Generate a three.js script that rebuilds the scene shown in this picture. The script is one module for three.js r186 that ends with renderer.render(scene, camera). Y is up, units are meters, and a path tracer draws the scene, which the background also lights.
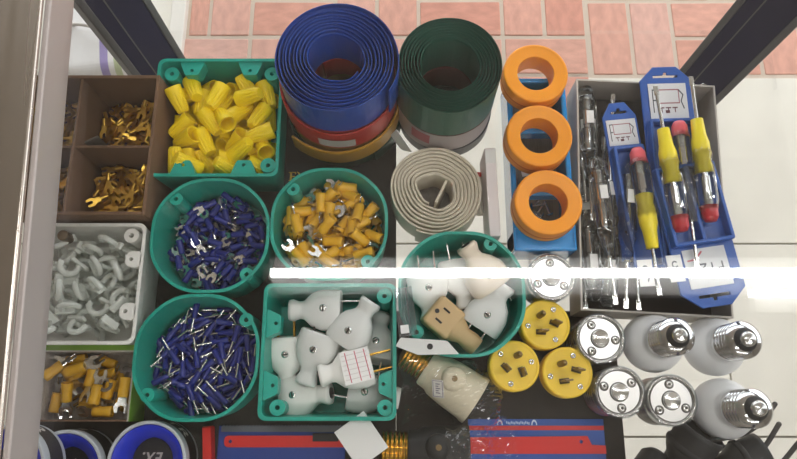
import * as THREE from 'three';
import { RoundedBoxGeometry } from 'three/addons/geometries/RoundedBoxGeometry.js';
import { mergeGeometries } from 'three/addons/utils/BufferGeometryUtils.js';
import { ImprovedNoise } from 'three/addons/math/ImprovedNoise.js';
import { RectAreaLightUniformsLib } from 'three/addons/lights/RectAreaLightUniformsLib.js';

// ---------------------------------------------------------------- camera, sky, exposure
const scene = new THREE.Scene();
const camera = new THREE.PerspectiveCamera(2 * Math.atan(229.5 / 660) * 180 / Math.PI, 797 / 459, 0.02, 60);
const TILT = 15.6 * Math.PI / 180;                       // the phone looks almost straight down into the counter
camera.position.set(0, 1.386, 0);
camera.up.set(0, Math.sin(TILT), -Math.cos(TILT));
camera.lookAt(0, 1.386 - Math.cos(TILT), -Math.sin(TILT));
scene.add(camera);
scene.background = new THREE.Color(0.93, 0.97, 1.0);       // bright overcast sky over the street
scene.backgroundIntensity = 2.9;
const renderer = new THREE.WebGLRenderer({ antialias: true });
renderer.toneMapping = THREE.LinearToneMapping;
renderer.toneMappingExposure = 0.9;
renderer.shadowMap.enabled = true;
RectAreaLightUniformsLib.init();
const TUBE = 27;                                        // radiance of the shop's fluorescent tubes

// ---------------------------------------------------------------- helpers
let seed = 20240611;
const rnd = () => { seed = (seed * 1664525 + 1013904223) >>> 0; return seed / 4294967296; };
const rr = (a, b) => a + (b - a) * rnd();
const pick = (a) => a[Math.floor(rnd() * a.length)];
const PI = Math.PI, V3 = (x, y, z) => new THREE.Vector3(x, y, z);
const taken = {};
const numbered = (n) => { const k = taken[n] = (taken[n] ?? -1) + 1; return k ? n + '_' + String(k).padStart(3, '0') : n; };
function shade(o) { o.castShadow = true; o.receiveShadow = true; return o; }
function part(name, geo, m, parent, x = 0, y = 0, z = 0) {
  const o = shade(new THREE.Mesh(geo, m)); o.name = name; o.position.set(x, y, z); parent.add(o); return o;
}
function tag(o, label, category, group) { o.userData.label = label; o.userData.category = category; if (group) o.userData.group = group; return o; }
function thing(name, label, category, [x, y, z] = [0, 0, 0], turn = 0, group) {
  const o = new THREE.Group(); o.name = numbered(name); scene.add(o);
  o.position.set(x, y, z); o.rotation.y = turn; return tag(o, label, category, group);
}
function one(name, geo, m, label, category, [x, y, z] = [0, 0, 0], turn = 0, group) {
  const o = part(numbered(name), geo, m, scene, x, y, z); o.rotation.y = turn; return tag(o, label, category, group);
}
function struct(name, geo, m, [x, y, z] = [0, 0, 0]) { const o = part(name, geo, m, scene, x, y, z); o.userData.kind = 'structure'; return o; }
function dup(o, label, group) {
  const c = o.clone(); c.name = numbered(o.name.replace(/_\d{3}$/, '')); scene.add(c);
  if (label) c.userData.label = label; if (group) c.userData.group = group; return c;
}
const box = (w, h, d, x = 0, y = 0, z = 0) => new THREE.BoxGeometry(w, h, d).translate(x, y, z);
const rbox = (w, h, d, r = 0.002, x = 0, y = 0, z = 0) => new RoundedBoxGeometry(w, h, d, 2, Math.min(r, w / 2.01, h / 2.01, d / 2.01)).translate(x, y, z);
const cyl = (r0, r1, h, s = 20, x = 0, y = 0, z = 0) => new THREE.CylinderGeometry(r0, r1, h, s).translate(x, y, z);
const lathe = (pts, s = 28) => new THREE.LatheGeometry(pts.map(([r, y]) => new THREE.Vector2(Math.max(r, 1e-5), y)), s);
const merge = (list) => mergeGeometries(list.map((g) => { const n = g.index ? g.toNonIndexed() : g; for (const k of Object.keys(n.attributes)) if (!['position', 'normal', 'uv'].includes(k)) n.deleteAttribute(k); return n; }));
const tube = (pts, r, seg = 24, rad = 8) => new THREE.TubeGeometry(new THREE.CatmullRomCurve3(pts.map((p) => V3(...p))), seg, r, rad, false);
// a flat outline lying in x-z (shape y -> -z), rising from y = 0
const slab = (shape, h, bevel = 0) => new THREE.ExtrudeGeometry(shape, { depth: h - 2 * bevel, bevelEnabled: bevel > 0, bevelThickness: bevel, bevelSize: bevel, bevelOffset: -bevel, bevelSegments: 1, curveSegments: 8 }).translate(0, 0, bevel).rotateX(-PI / 2);
function roundPoly(pts, r, P = THREE.Shape) {
  const s = new P(), n = pts.length;
  for (let i = 0; i < n; i++) {
    const a = pts[(i + n - 1) % n], b = pts[i], c = pts[(i + 1) % n];
    const da = Math.hypot(a[0] - b[0], a[1] - b[1]), dc = Math.hypot(c[0] - b[0], c[1] - b[1]);
    const ra = Math.min(r, da / 2), rc = Math.min(r, dc / 2);
    const p = [b[0] + (a[0] - b[0]) * ra / da, b[1] + (a[1] - b[1]) * ra / da], q = [b[0] + (c[0] - b[0]) * rc / dc, b[1] + (c[1] - b[1]) * rc / dc];
    i ? s.lineTo(...p) : s.moveTo(...p); s.quadraticCurveTo(b[0], b[1], q[0], q[1]);
  }
  s.closePath(); return s;
}
const rect = (w, d) => [[-w / 2, -d / 2], [w / 2, -d / 2], [w / 2, d / 2], [-w / 2, d / 2]];
// loft of ellipses along +x; rows [x, ry, rz, yOffset]
function loft(rows, seg = 20, pw = 1) {
  const pos = [], idx = [];
  rows.forEach(([x, ry, rz, yo = 0]) => { for (let k = 0; k <= seg; k++) { const a = k / seg * 2 * PI, c = Math.cos(a), s = Math.sin(a); pos.push(x, yo + ry * Math.sign(s) * Math.abs(s) ** pw, rz * Math.sign(c) * Math.abs(c) ** pw); } });
  for (let i = 0; i < rows.length - 1; i++) for (let k = 0; k < seg; k++) { const a = i * (seg + 1) + k, b = a + seg + 1; idx.push(a, a + 1, b, b, a + 1, b + 1); }
  const caps = [0, rows.length - 1];
  for (const i of caps) { const c = pos.length / 3; pos.push(rows[i][0], rows[i][3] ?? 0, 0); for (let k = 0; k <= seg; k++) { const o = 3 * (i * (seg + 1) + k); pos.push(pos[o], pos[o + 1], pos[o + 2]); } for (let k = 0; k < seg; k++) i ? idx.push(c, c + 1 + k, c + 2 + k) : idx.push(c, c + 2 + k, c + 1 + k); }
  const g = new THREE.BufferGeometry(); g.setAttribute('position', new THREE.Float32BufferAttribute(pos, 3)); g.setAttribute('uv', new THREE.Float32BufferAttribute(new Float32Array(pos.length / 3 * 2), 2)); g.setIndex(idx); g.computeVertexNormals(); return g;
}
// screw thread as a lathe: rings of a rounded profile
function thread(r, h, pitch, depth, y0 = 0) { const p = []; const n = Math.round(h / pitch) * 6; for (let i = 0; i <= n; i++) { const t = i / n; p.push([r - depth * (0.5 - 0.5 * Math.cos(t * n / 6 * 2 * PI)), y0 + t * h]); } return p; }
// box UVs in metres
function metre(g) { const p = g.attributes.position, n = g.attributes.normal, u = g.attributes.uv; for (let i = 0; i < p.count; i++) { const a = [Math.abs(n.getX(i)), Math.abs(n.getY(i)), Math.abs(n.getZ(i))]; if (a[1] >= a[0] && a[1] >= a[2]) u.setXY(i, p.getX(i), p.getZ(i)); else if (a[0] > a[2]) u.setXY(i, p.getZ(i), p.getY(i)); else u.setXY(i, p.getX(i), p.getY(i)); } return g; }

// ---------------------------------------------------------------- procedural textures and materials
const noise = new ImprovedNoise();
function noiseTex(n, fn, srgb = true, rep = 1) {
  const d = new Uint8Array(n * n * 4);
  for (let j = 0; j < n; j++) for (let i = 0; i < n; i++) { const c = fn(i / n, j / n), o = 4 * (j * n + i); for (let k = 0; k < 3; k++) d[o + k] = Math.max(0, Math.min(255, 255 * (Array.isArray(c) ? c[k] : c))); d[o + 3] = 255; }
  const t = new THREE.DataTexture(d, n, n); t.wrapS = t.wrapT = THREE.RepeatWrapping; t.magFilter = THREE.LinearFilter; t.minFilter = THREE.LinearMipmapLinearFilter; t.generateMipmaps = true;
  if (srgb) t.colorSpace = THREE.SRGBColorSpace; t.repeat.set(rep, rep); t.needsUpdate = true; return t;
}
const fbm = (x, y, z, o = 4) => { let s = 0, a = 0.5; for (let i = 0; i < o; i++) { s += a * noise.noise(x, y, z + i * 7.3); x *= 2.03; y *= 2.03; a *= 0.5; } return s; };
function canvasTex(w, h, draw) { const c = document.createElement('canvas'); c.width = w; c.height = h; const g = c.getContext('2d'); draw(g, w, h); const t = new THREE.CanvasTexture(c); t.colorSpace = THREE.SRGBColorSpace; return t; }
const M = (color, o = {}) => new THREE.MeshPhysicalMaterial({ color, roughness: 0.5, ...o });
const metal = (color, roughness = 0.25, o = {}) => M(color, { metalness: 1, roughness, ...o });
const clear = (color, roughness = 0.05, o = {}) => M(color, { transmission: 1, thickness: 0, roughness, ior: 1.45, ...o });

const brushTex = noiseTex(256, (u, v) => 0.62 + 0.5 * fbm(u * 90, v * 1.5, 2, 3), false, 1);
const brickTex = noiseTex(256, (u, v) => { const a = 0.9 + 0.12 * fbm(u * 5, v * 5, 1, 5), b = rnd() * 0.06; return [a + b, a * 0.985 + b, a * 0.97 + b]; });
const boardTex = noiseTex(256, (u, v) => { const a = 0.86 + 0.16 * fbm(u * 40, v * 12, 4, 4) + 0.12 * fbm(u * 4, v * 4, 9, 3); return [a, a * 0.98, a * 0.96]; });
const tileTex = noiseTex(256, (u, v) => { const a = 0.96 + 0.06 * fbm(u * 6, v * 6, 11, 4); return [a, a * 0.995, a * 0.98]; });
const mat = {
  steel: metal(0xd0c6bc, 0.4, { roughnessMap: brushTex, bumpMap: brushTex, bumpScale: 0.00004 }),
  looseClear: M(0xf4f7f8, { transmission: 1, thickness: 0.01, roughness: 0.03, ior: 1.49 }),
  lip: M(0xb3a9a4, { metalness: 0.55, roughness: 0.6, bumpMap: brushTex, bumpScale: 0.00003 }),
  navy: M(0x14153a, { roughness: 0.6, specularIntensity: 0.4 }), greyTrim: M(0x505052, { roughness: 0.55 }), glass: clear(0xffffff, 0, { ior: 1.5 }),
  glassEdge: M(0x4f8f7c, { roughness: 0.2 }),
  wall: M(0x8a8378, { roughness: 0.9 }), ceiling: M(0x8f887e, { roughness: 0.95 }),
  mortar: M(0xcfbfae, { roughness: 0.95 }), grout: M(0xb9b4aa, { roughness: 0.9 }),
  tile: M(0xf0ece2, { roughness: 0.25, map: tileTex }),
  green: M(0x0e9784, { roughness: 0.38 }), greenLug: M(0x14a08d, { roughness: 0.38 }),
  board: M(0x86684f, { roughness: 0.9, map: boardTex }), darkBoard: M(0x34302c, { roughness: 0.8, map: boardTex }),
  whiteBoard: M(0xd6d3cc, { roughness: 0.7, map: boardTex }), greyBoard: M(0x8d8a86, { roughness: 0.85, map: boardTex }),
  wirenut: M(0xf6d60c, { roughness: 0.42 }), blueVinyl: M(0x142378, { roughness: 0.35 }), yellowVinyl: M(0xe0ac24, { roughness: 0.4 }),
  tin: metal(0xd6d6d2, 0.22), brass: metal(0xc79a3c, 0.28), gold: metal(0xd2a03a, 0.25), chrome: metal(0xdedede, 0.13), darkMetal: metal(0x7d6a4c, 0.4),
  whitePlastic: M(0xebebe5, { roughness: 0.4 }), greyPlastic: M(0xdadcd8, { roughness: 0.42 }), cream: M(0xd9cfb4, { roughness: 0.45 }), tan: M(0xc9ab7c, { roughness: 0.5 }),
  paper: M(0xe9e9e6, { roughness: 0.8 }), black: M(0x161616, { roughness: 0.55 }), rubber: M(0x1d1d1e, { roughness: 0.55 }),
  yellowPlug: M(0xf7d03a, { roughness: 0.42 }), orange: M(0xf79a0c, { roughness: 0.42 }), orangeDark: M(0xd9720e, { roughness: 0.5 }),
  cyan: M(0x0d8bd6, { roughness: 0.16, clearcoat: 0.8, clearcoatRoughness: 0.08 }), blueCard: M(0x1f55a8, { roughness: 0.35 }), deepBlue: M(0x163a8a, { roughness: 0.4 }), red: M(0xd01f18, { roughness: 0.4 }),
  clearPl: M(0xe4e8ea, { transmission: 0.93, thickness: 0, roughness: 0.04 }), smokePl: M(0xc9cdd0, { transmission: 0.9, thickness: 0, roughness: 0.06 }), frost: M(0xf3f4f4, { roughness: 0.32, transmission: 0.12, thickness: 0 }), bag: clear(0xffffff, 0.03, { ior: 1.6 }),
  milky: M(0xf0f4ee, { roughness: 0.45, transmission: 0.3, thickness: 0 }), pinkCap: M(0xe0606a, { roughness: 0.3 }), redCap: M(0xb21f2c, { roughness: 0.3 }), yellowCap: M(0xf2dd2a, { roughness: 0.35 }),
};
const SH = 0.85, TOP = 1.05;                              // height of the glass shelf and of the counter top

// ---------------------------------------------------------------- the room
const floor = struct('floor', box(9, 0.1, 9.2, 0, -0.062, -0.4), mat.grout);
{ // brick paving of the street side: blocks of two bricks, turned block by block
  const bricks = [0xe6ae9c, 0xe9b6a6, 0xe3a895, 0xe8b9ab, 0xdfa08d].map((c) => M(c, { roughness: 0.8, map: brickTex }));
  const base = part('mortar_bed', box(3.4, 0.02, 2.2, 1.15, -0.012, -1.85), mat.mortar, floor); void base;
  part('mortar_bed', box(0.95, 0.02, 0.12, -0.03, -0.012, -0.71), mat.mortar, floor);
  const G = [0.2, 0.1].map((w) => rbox(w - 0.009, 0.03, (w === 0.2 ? 0.1 : 0.2) - 0.009, 0.003));
  const half = rbox(0.05 - 0.006, 0.03, 0.2 - 0.009, 0.003);
  const lay = (x, z, flat) => { const b = part('brick', G[flat ? 0 : 1], pick(bricks), floor, x, -0.015 + rr(-0.001, 0.001), z); b.rotation.y = rr(-0.008, 0.008) + (rnd() < 0.5 ? PI : 0); };
  const field = (x0, z0, cols, rows, phase) => {
    for (let i = 0; i < cols; i++) for (let j = 0; j < rows; j++) {
      const cx = x0 + 0.2 * i + 0.1, cz = z0 - 0.2 * j - 0.1;
      if ((i + j + phase) % 2) { lay(cx, cz - 0.05, true); lay(cx, cz + 0.05, true); } else { if (cx - 0.1 > -0.53 || x0 > 0) lay(cx - 0.05, cz, false); else part('brick', half, pick(bricks), floor, cx - 0.025, -0.015, cz); lay(cx + 0.05, cz, false); }
    }
  };
  field(-0.552, -0.6614, 5, 6, 1); field(0.452, -0.7586, 6, 5, 0);
  // course of headers between the two fields
  // white ceramic tiles inside the shop
  const tg = rbox(0.396, 0.012, 0.396, 0.0012);
  metre(tg);
  for (let i = -4; i < 5; i++) for (let j = 0; j < 5; j++) part('floor_tile', tg, mat.tile, floor, 0.482 + 0.4 * i, -0.006, -0.155 - 0.4 + 0.4 * j + (i < 0 && j === 0 ? 0 : 0));
  for (let i = -4; i < -2; i++) for (let j = 1; j < 4; j++) part('floor_tile', tg, mat.tile, floor, 0.482 - 0.01 + 0.4 * i + 0.0, -0.006, -0.555 - 0.4 * j);
  const kerb = part('kerb', rbox(0.035, 0.03, 1.6, 0.004), M(0xe7e2d8, { roughness: 0.6 }), floor, -0.523, 0.003, -1.5); kerb.userData.label = 'narrow white kerb beside the brick paving';
}
struct('wall_back', box(7.2, 3, 0.15, 0.4, 1.45, 2.6), mat.wall);
struct('wall_left', box(0.15, 3, 4.6, -2.4, 1.45, 0.4), mat.wall);
struct('wall_right', box(0.15, 3, 2.6, 3.4, 1.45, 1.3), mat.wall);
struct('ceiling', box(6.2, 0.12, 5.0, 0.5, 2.81, 0.2), mat.ceiling);

// ceiling battens: a glowing tube in a white fitting, with an area light of the tube's size under it
function batten(x, z, label) {
  const t = thing('fluorescent_light', label, 'lamp', [x, 2.6, z], 0, undefined);
  part('tube', new THREE.CylinderGeometry(0.0128, 0.0128, 2.4, 20).rotateZ(PI / 2), new THREE.MeshStandardMaterial({ color: 0xffffff, emissive: 0xffffff, emissiveIntensity: TUBE }), t);
  part('fitting', rbox(2.44, 0.05, 0.12, 0.006, 0, 0.065, 0), M(0xeeeeea, { roughness: 0.5 }), t);
  for (const s of [-1, 1]) { part('tube_holder', rbox(0.02, 0.07, 0.045, 0.004, s * 1.212, 0.012, 0), mat.whitePlastic, t); part('hanger', cyl(0.006, 0.006, 0.1, 8, s * 0.9, 0.12, 0), mat.greyTrim, t); }
  const l = new THREE.RectAreaLight(0xffffff, TUBE, 2.4, 0.0256); l.name = 'tube_light'; l.position.set(0, -0.018, 0); l.rotation.x = -PI / 2; t.add(l);
  return t;
}
batten(-0.38 + 1.2, -0.405, 'long fluorescent tube mirrored as a white bar in the counter glass');
batten(0.8, 0.9, 'long fluorescent tube on the ceiling over the shopkeeper');
batten(0.8, 2.0, 'long fluorescent tube on the ceiling by the back wall');

// ---------------------------------------------------------------- the display counter
const counter = thing('display_counter', 'glass display counter with navy corner posts and a stainless steel edge', 'counter', [0, 0, 0]);
const glassShelf = part('glass_shelf', box(0.66, 0.006, 0.62, 0.01, SH - 0.0031, -0.03), mat.glass, counter); void glassShelf;
part('glass_top', box(0.60, 0.006, 0.64, 0.08, TOP - 0.028, -0.04), mat.glass, counter);
for (const [px, pz, a] of [[-0.239, -0.33, PI / 4], [0.315, -0.33, -PI / 4], [-0.26, 0.27, PI * 0.75], [0.315, 0.27, -PI * 0.75]]) {
  const H = TOP - 0.04, p = part('post', rbox(0.04, H, 0.036, 0.002, 0, H / 2, 0), mat.navy, counter, px, 0, pz); p.rotation.y = a;
  for (const s of [-1, 1]) part('corner_strip', rbox(0.0065, H - 0.004, 0.038, 0.0015, s * 0.0222, H / 2, 0), mat.greyTrim, p);
  part('groove_line', box(0.0012, H - 0.01, 0.0008, -0.007, H / 2, 0.0181), mat.greyTrim, p);
  part('foot', cyl(0.02, 0.024, 0.012, 16, 0, 0.006, 0), mat.black, p);
  for (const y of [0.45, 0.79]) part('screw', lathe([[0, 0.0022], [0.0022, 0.002], [0.0042, 0.0004], [0.0045, -0.001]], 14).rotateX(PI / 2), mat.chrome, p, 0.004, y, 0.0186);
}
part('top_rail', rbox(0.66, 0.03, 0.03, 0.003, 0.028, TOP - 0.025, -0.375), mat.greyTrim, counter);
part('top_rail', rbox(0.66, 0.03, 0.03, 0.003, 0.028, TOP - 0.025, 0.29), mat.greyTrim, counter);
part('top_rail', rbox(0.03, 0.03, 0.63, 0.003, 0.365, TOP - 0.025, -0.04), mat.greyTrim, counter);
{ // folded stainless edge on the left, a little askew
  const e = new THREE.Group(); e.name = 'steel_edge'; counter.add(e); e.position.set(-0.1985, 0, -0.095); e.rotation.y = 0.062;
  part('top_plate', metre(rbox(0.16, 0.004, 0.72, 0.0015, -0.082, TOP - 0.002, 0)), mat.steel, e);
  part('folded_lip', metre(rbox(0.004, 0.027, 0.72, 0.0012, -0.0005, TOP - 0.0175, 0)), mat.lip, e);
}
for (const z of [0.24]) for (const x of [-0.287, 0.3]) part('shelf_bracket', rbox(0.02, 0.01, 0.05, 0.002, x > 0 ? 0.29 : -0.24, SH - 0.0115, z), mat.greyTrim, counter);

// liners lying on the shelf
const L1 = SH + 0.0012;
one('liner_sheet', rbox(0.30, 0.001, 0.345, 0.0003, -0.152, 0.0006, -0.1065), mat.darkBoard, 'dark grey cardboard sheet lining the shelf under the green boxes', 'cardboard sheet', [0, SH, 0]);
one('liner_sheet', rbox(0.1762, 0.001, 0.146, 0.0003, 0.0864, 0.0006, -0.0075), mat.darkBoard, 'dark cardboard sheet on the shelf under the yellow plugs', 'cardboard sheet', [0, SH, 0]);

one('liner_sheet', rbox(0.042, 0.0009, 0.042, 0.0003, 0.0295, 0.0005, -0.1745), mat.greyBoard, 'small grey cardboard square under the cream roll', 'cardboard sheet', [0, SH, 0]);
{
  const tx = canvasTex(128, 72, (g, w, h) => { g.fillStyle = '#1c1d1c'; g.fillRect(0, 0, w, h); g.fillStyle = '#d9b23a'; g.font = 'bold 40px serif'; g.fillText('F)', 42, 58); });
  one('printed_card', new THREE.BoxGeometry(0.036, 0.0006, 0.02), M(0xffffff, { map: tx, roughness: 0.5 }), 'black printed card with a yellow letter beside the tubing stack', 'card', [-0.0885, L1 + 0.0006, -0.1985]);
}
// ---------------------------------------------------------------- heap packing: items are strings of balls that drop one by one
function heap(n, inside, len, rad, { tilt = 0.35, tries = 40, base = 0, flat = false, pack = 0.92 } = {}) {
  const balls = [], out = [], k = Math.max(2, Math.ceil(len / rad / 1.4));
  for (let q = 0; q < n; q++) {
    let best = null;
    for (let t = 0; t < tries; t++) {
      const yaw = rr(0, 2 * PI), tl = rr(-tilt, tilt), p = inside.sample();
      const ax = V3(Math.cos(yaw) * Math.cos(tl), Math.sin(tl), Math.sin(yaw) * Math.cos(tl)), mine = [];
      let ok = true, need = -1;
      for (let i = 0; i < k; i++) { const s = (i / (k - 1) - 0.5) * (len - 2 * rad); const b = [p[0] + ax.x * s, ax.y * s, p[1] + ax.z * s]; if (!inside.test(b[0], b[2], rad)) { ok = false; break; } mine.push(b); need = Math.max(need, base + rad - b[1]); }
      if (!ok) continue;
      for (const b of mine) for (const c of balls) { const dx = b[0] - c[0], dz = b[2] - c[2], d2 = 4 * rad * rad * pack - dx * dx - dz * dz; if (d2 > 0) need = Math.max(need, c[1] + Math.sqrt(d2) - b[1]); }
      if (!best || need < best.need) best = { need, ax, p, mine, yaw, tl };
    }
    if (!best) continue;
    for (const b of best.mine) balls.push([b[0], b[1] + best.need, b[2]]);
    const m = new THREE.Matrix4(), x = best.ax, up = flat ? V3(rr(-0.3, 0.3), 1, rr(-0.3, 0.3)) : V3(rr(-1, 1), rr(-1, 1) + 0.4, rr(-1, 1)), z = new THREE.Vector3().crossVectors(x, up).normalize(), y = new THREE.Vector3().crossVectors(z, x);
    m.makeBasis(x, y, z);
    out.push({ p: V3(best.p[0], best.need, best.p[1]), q: new THREE.Quaternion().setFromRotationMatrix(m) });
  }
  return out;
}
const squareArea = (h, d = h) => ({ sample: () => [rr(-h, h), rr(-d, d)], test: (x, z, r) => Math.abs(x) < h - r && Math.abs(z) < d - r });
const octArea = (h, c) => ({ sample: () => [rr(-h, h), rr(-h, h)], test: (x, z, r) => Math.abs(x) < h - r && Math.abs(z) < h - r && Math.abs(x) + Math.abs(z) < (2 * h - c) - r * 1.4 });
const roundArea = (R) => ({ sample: () => [rr(-R, R), rr(-R, R)], test: (x, z, r) => Math.hypot(x, z) < R - r });
function scatter(proto, spots, [x, y, z]) { spots.forEach((s, i) => { const o = i ? dup(proto) : proto; o.position.set(x + s.p.x, y + s.p.y, z + s.p.z); o.quaternion.copy(s.q); }); }

// ---------------------------------------------------------------- green junction boxes
const taper = (g, h, k) => { const p = g.attributes.position; for (let i = 0; i < p.count; i++) { const f = 1 - k * (1 - p.getY(i) / h); p.setX(i, p.getX(i) * f); p.setZ(i, p.getZ(i) * f); } g.computeVertexNormals(); return g; };
const octPts = (a, c) => [[a, a - c], [a - c, a], [-a + c, a], [-a, a - c], [-a, -a + c], [-a + c, -a], [a - c, -a], [a, -a + c]];
function ringBox(outer, inner, floorShape, h) { outer.holes.push(inner); return merge([taper(slab(outer, h), h, 0.07), taper(slab(floorShape, 0.002), h, 0.07)]); }
const lug = (r, hole, h) => { const s = new THREE.Shape().absarc(0, 0, r, 0, 2 * PI); s.holes.push(new THREE.Path().absarc(0, 0, hole, 0, 2 * PI, true)); return slab(s, h); };
function octBox(label, x, z, a, corners, turn = 0) {
  const t = thing('junction_box', label, 'box', [x, L1, z], turn), h = 0.045, c = a * 0.54, w = 0.0024;
  part('body', ringBox(roundPoly(octPts(a, c), 0.016), roundPoly(octPts(a - w, c - w * 0.6), 0.0155, THREE.Path), roundPoly(octPts(a - 0.001, c), 0.012), h), mat.green, t);
  for (const [lx, lz] of corners) part('screw_lug', lug(0.0052, 0.0017, 0.03), mat.greenLug, t, lx, 0.0125, lz);
  return t;
}
function squareBox(label, x, z, a, m = mat.green, ml = mat.greenLug, y = L1, h = 0.047) {
  const t = thing('junction_box', label, 'box', [x, y, z], 0), w = 0.0026;
  part('body', ringBox(roundPoly(rect(2 * a, 2 * a), 0.007), roundPoly(rect(2 * a - 2 * w, 2 * a - 2 * w), 0.006, THREE.Path), roundPoly(rect(2 * a - 0.002, 2 * a - 0.002), 0.007), h), m, t);
  return { t, a, h, m: ml };
}
function tabs(b, list) { // trapezium tabs with a screw hole, on the far and near rims; [x, side]
  for (const [x, s] of list) {
    const sh = roundPoly([[-0.0105, 0], [0.0105, 0], [0.0055, -0.0125], [-0.0055, -0.0125]], 0.002); sh.holes.push(new THREE.Path().absarc(0, -0.0085, 0.0014, 0, 2 * PI, true));
    const g = slab(sh, 0.012); if (s > 0) g.rotateY(PI); part('screw_tab', g, b.m, b.t, x, b.h - 0.0135, s * (b.a - 0.0018));
  }
}
const tealA = squareBox('square green plastic junction box full of yellow wire nuts', -0.1465, -0.2312, 0.0518);
tabs(tealA, [[-0.024, -1], [0.024, -1], [-0.024, 1], [0.024, 1]]);
for (const [x, z] of [[-0.0415, -0.0405], [0.0415, -0.0405], [0.0425, 0.0405]]) part('screw_lug', lug(0.0062, 0.0018, 0.03), mat.greenLug, tealA.t, x, 0.012, z);
octBox('octagonal green junction box holding blue fork terminals', -0.145, -0.133, 0.0457, [[-0.0295, -0.0295], [0.0295, 0.031]]);
octBox('octagonal green junction box holding yellow fork terminals', -0.0535, -0.142, 0.0454, [[-0.0295, -0.0285], [0.03, 0.03]]);
octBox('octagonal green junction box holding blue pin terminals', -0.148, -0.0405, 0.0461, [[-0.034, 0.0275], [0.0345, -0.027]]);
const tealB = squareBox('square green junction box holding grey mains plugs', -0.051, -0.0447, 0.0495);
for (const [x, s] of [[-0.0475, -0.02], [-0.0475, 0.025], [0.0475, 0.024]]) { const sh = roundPoly([[-0.011, 0], [0.011, 0], [0.006, -0.011], [-0.006, -0.011]], 0.002); sh.holes.push(new THREE.Path().absarc(0, -0.0075, 0.0013, 0, 2 * PI, true)); const g = slab(sh, 0.012).rotateY(x < 0 ? PI / 2 : -PI / 2); part('screw_tab', g, mat.greenLug, tealB.t, x, 0.032, s); }
for (const [x, z] of [[0.0405, -0.0405], [-0.036, 0.0405], [0.0415, 0.0405]]) part('screw_lug', lug(0.0058, 0.0017, 0.032), mat.greenLug, tealB.t, x, 0.012, z);
octBox('octagonal green junction box holding white and cream plugs', 0.0475, -0.0875, 0.0478, [[0.0235, -0.0385], [-0.034, 0.029]]);

// ---------------------------------------------------------------- small goods in the green boxes
{ // yellow wire nuts: ribbed cones with an open skirt
  const pos = [], idx = [], seg = 36, rows = [[0.0078, -0.012], [0.0084, -0.012], [0.0082, -0.007], [0.0072, 0.002], [0.0062, 0.010], [0.0050, 0.0122], [0.0001, 0.0124]];
  const inner = [[0.0001, 0.004], [0.0045, 0.004], [0.0066, -0.011], [0.0078, -0.012]];
  const all = [...inner, ...rows.slice(1)];
  all.forEach(([r, y], i) => { for (let k = 0; k <= seg; k++) { const a = k / seg * 2 * PI, rib = i > 5 && i < 9 ? 1 - 0.1 * (k % 3 === 0) : 1; pos.push(-y, r * rib * Math.cos(a), r * rib * Math.sin(a)); } });
  for (let i = 0; i < all.length - 1; i++) for (let k = 0; k < seg; k++) { const a = i * (seg + 1) + k, b = a + seg + 1; idx.push(a, a + 1, b, b, a + 1, b + 1); }
  let g = new THREE.BufferGeometry(); g.setAttribute('position', new THREE.Float32BufferAttribute(pos, 3)); g.setIndex(idx); g = g.toNonIndexed(); g.scale(0.92, 0.86, 0.86); g.computeVertexNormals();
  const nut = one('wire_nut', g, mat.wirenut, 'yellow ribbed wire nut in the square green box', 'wire nut', [0, 0, 0], 0, 'yellow wire nuts in the square green box');
  scatter(nut, heap(60, squareArea(0.0455), 0.024, 0.0063, { pack: 0.7, tilt: 0.9, base: 0.002 }), [-0.1465, L1, -0.2305]);
}
function forkShape(w, l, slot) { const s = new THREE.Shape(); s.moveTo(0, -w * 0.28); s.lineTo(l * 0.35, -w * 0.3); s.quadraticCurveTo(l * 0.5, -w / 2, l * 0.7, -w / 2); s.lineTo(l, -w * 0.42); s.lineTo(l, -slot / 2); s.lineTo(l * 0.68, -slot / 2); s.quadraticCurveTo(l * 0.45, 0, l * 0.68, slot / 2); s.lineTo(l, slot / 2); s.lineTo(l, w * 0.42); s.lineTo(l * 0.7, w / 2); s.quadraticCurveTo(l * 0.5, w / 2, l * 0.35, w * 0.3); s.lineTo(0, w * 0.28); return s; }
function forkTerminal(name, label, group, r, ls, lf, w, m) {
  const t = thing(name, label, 'terminal', [0, 0, 0], 0, group);
  part('sleeve', lathe([[r * 0.62, 0.002], [r * 0.68, ls], [r, ls], [r * 1.03, ls * 0.8], [r * 0.92, ls * 0.55], [r * 0.95, ls * 0.2], [r * 0.9, 0], [r * 0.4, 0], [r * 0.4, 0.002]], 16).rotateZ(PI / 2).translate(0.001, 0, 0), m, t);
  part('fork', slab(forkShape(w, lf, w * 0.45), 0.0009), mat.tin, t, 0, -0.0004, 0);
  return t;
}
scatter(forkTerminal('blue_fork_terminal', 'blue insulated fork terminal with a bright tin fork in the octagonal box', 'blue fork terminals', 0.0026, 0.0115, 0.009, 0.0075, mat.blueVinyl), heap(170, octArea(0.0405, 0.025), 0.018, 0.0024, { pack: 0.6, tilt: 0.45, base: 0.002 }), [-0.145, L1, -0.133]);
scatter(forkTerminal('yellow_fork_terminal', 'thick yellow fork terminal in the octagonal green box', 'yellow fork terminals in the green box', 0.0043, 0.0155, 0.0105, 0.0095, mat.yellowVinyl), heap(104, octArea(0.0405, 0.026), 0.022, 0.0036, { pack: 0.62, tilt: 0.5, base: 0.002 }), [-0.0535, L1, -0.142]);
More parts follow.
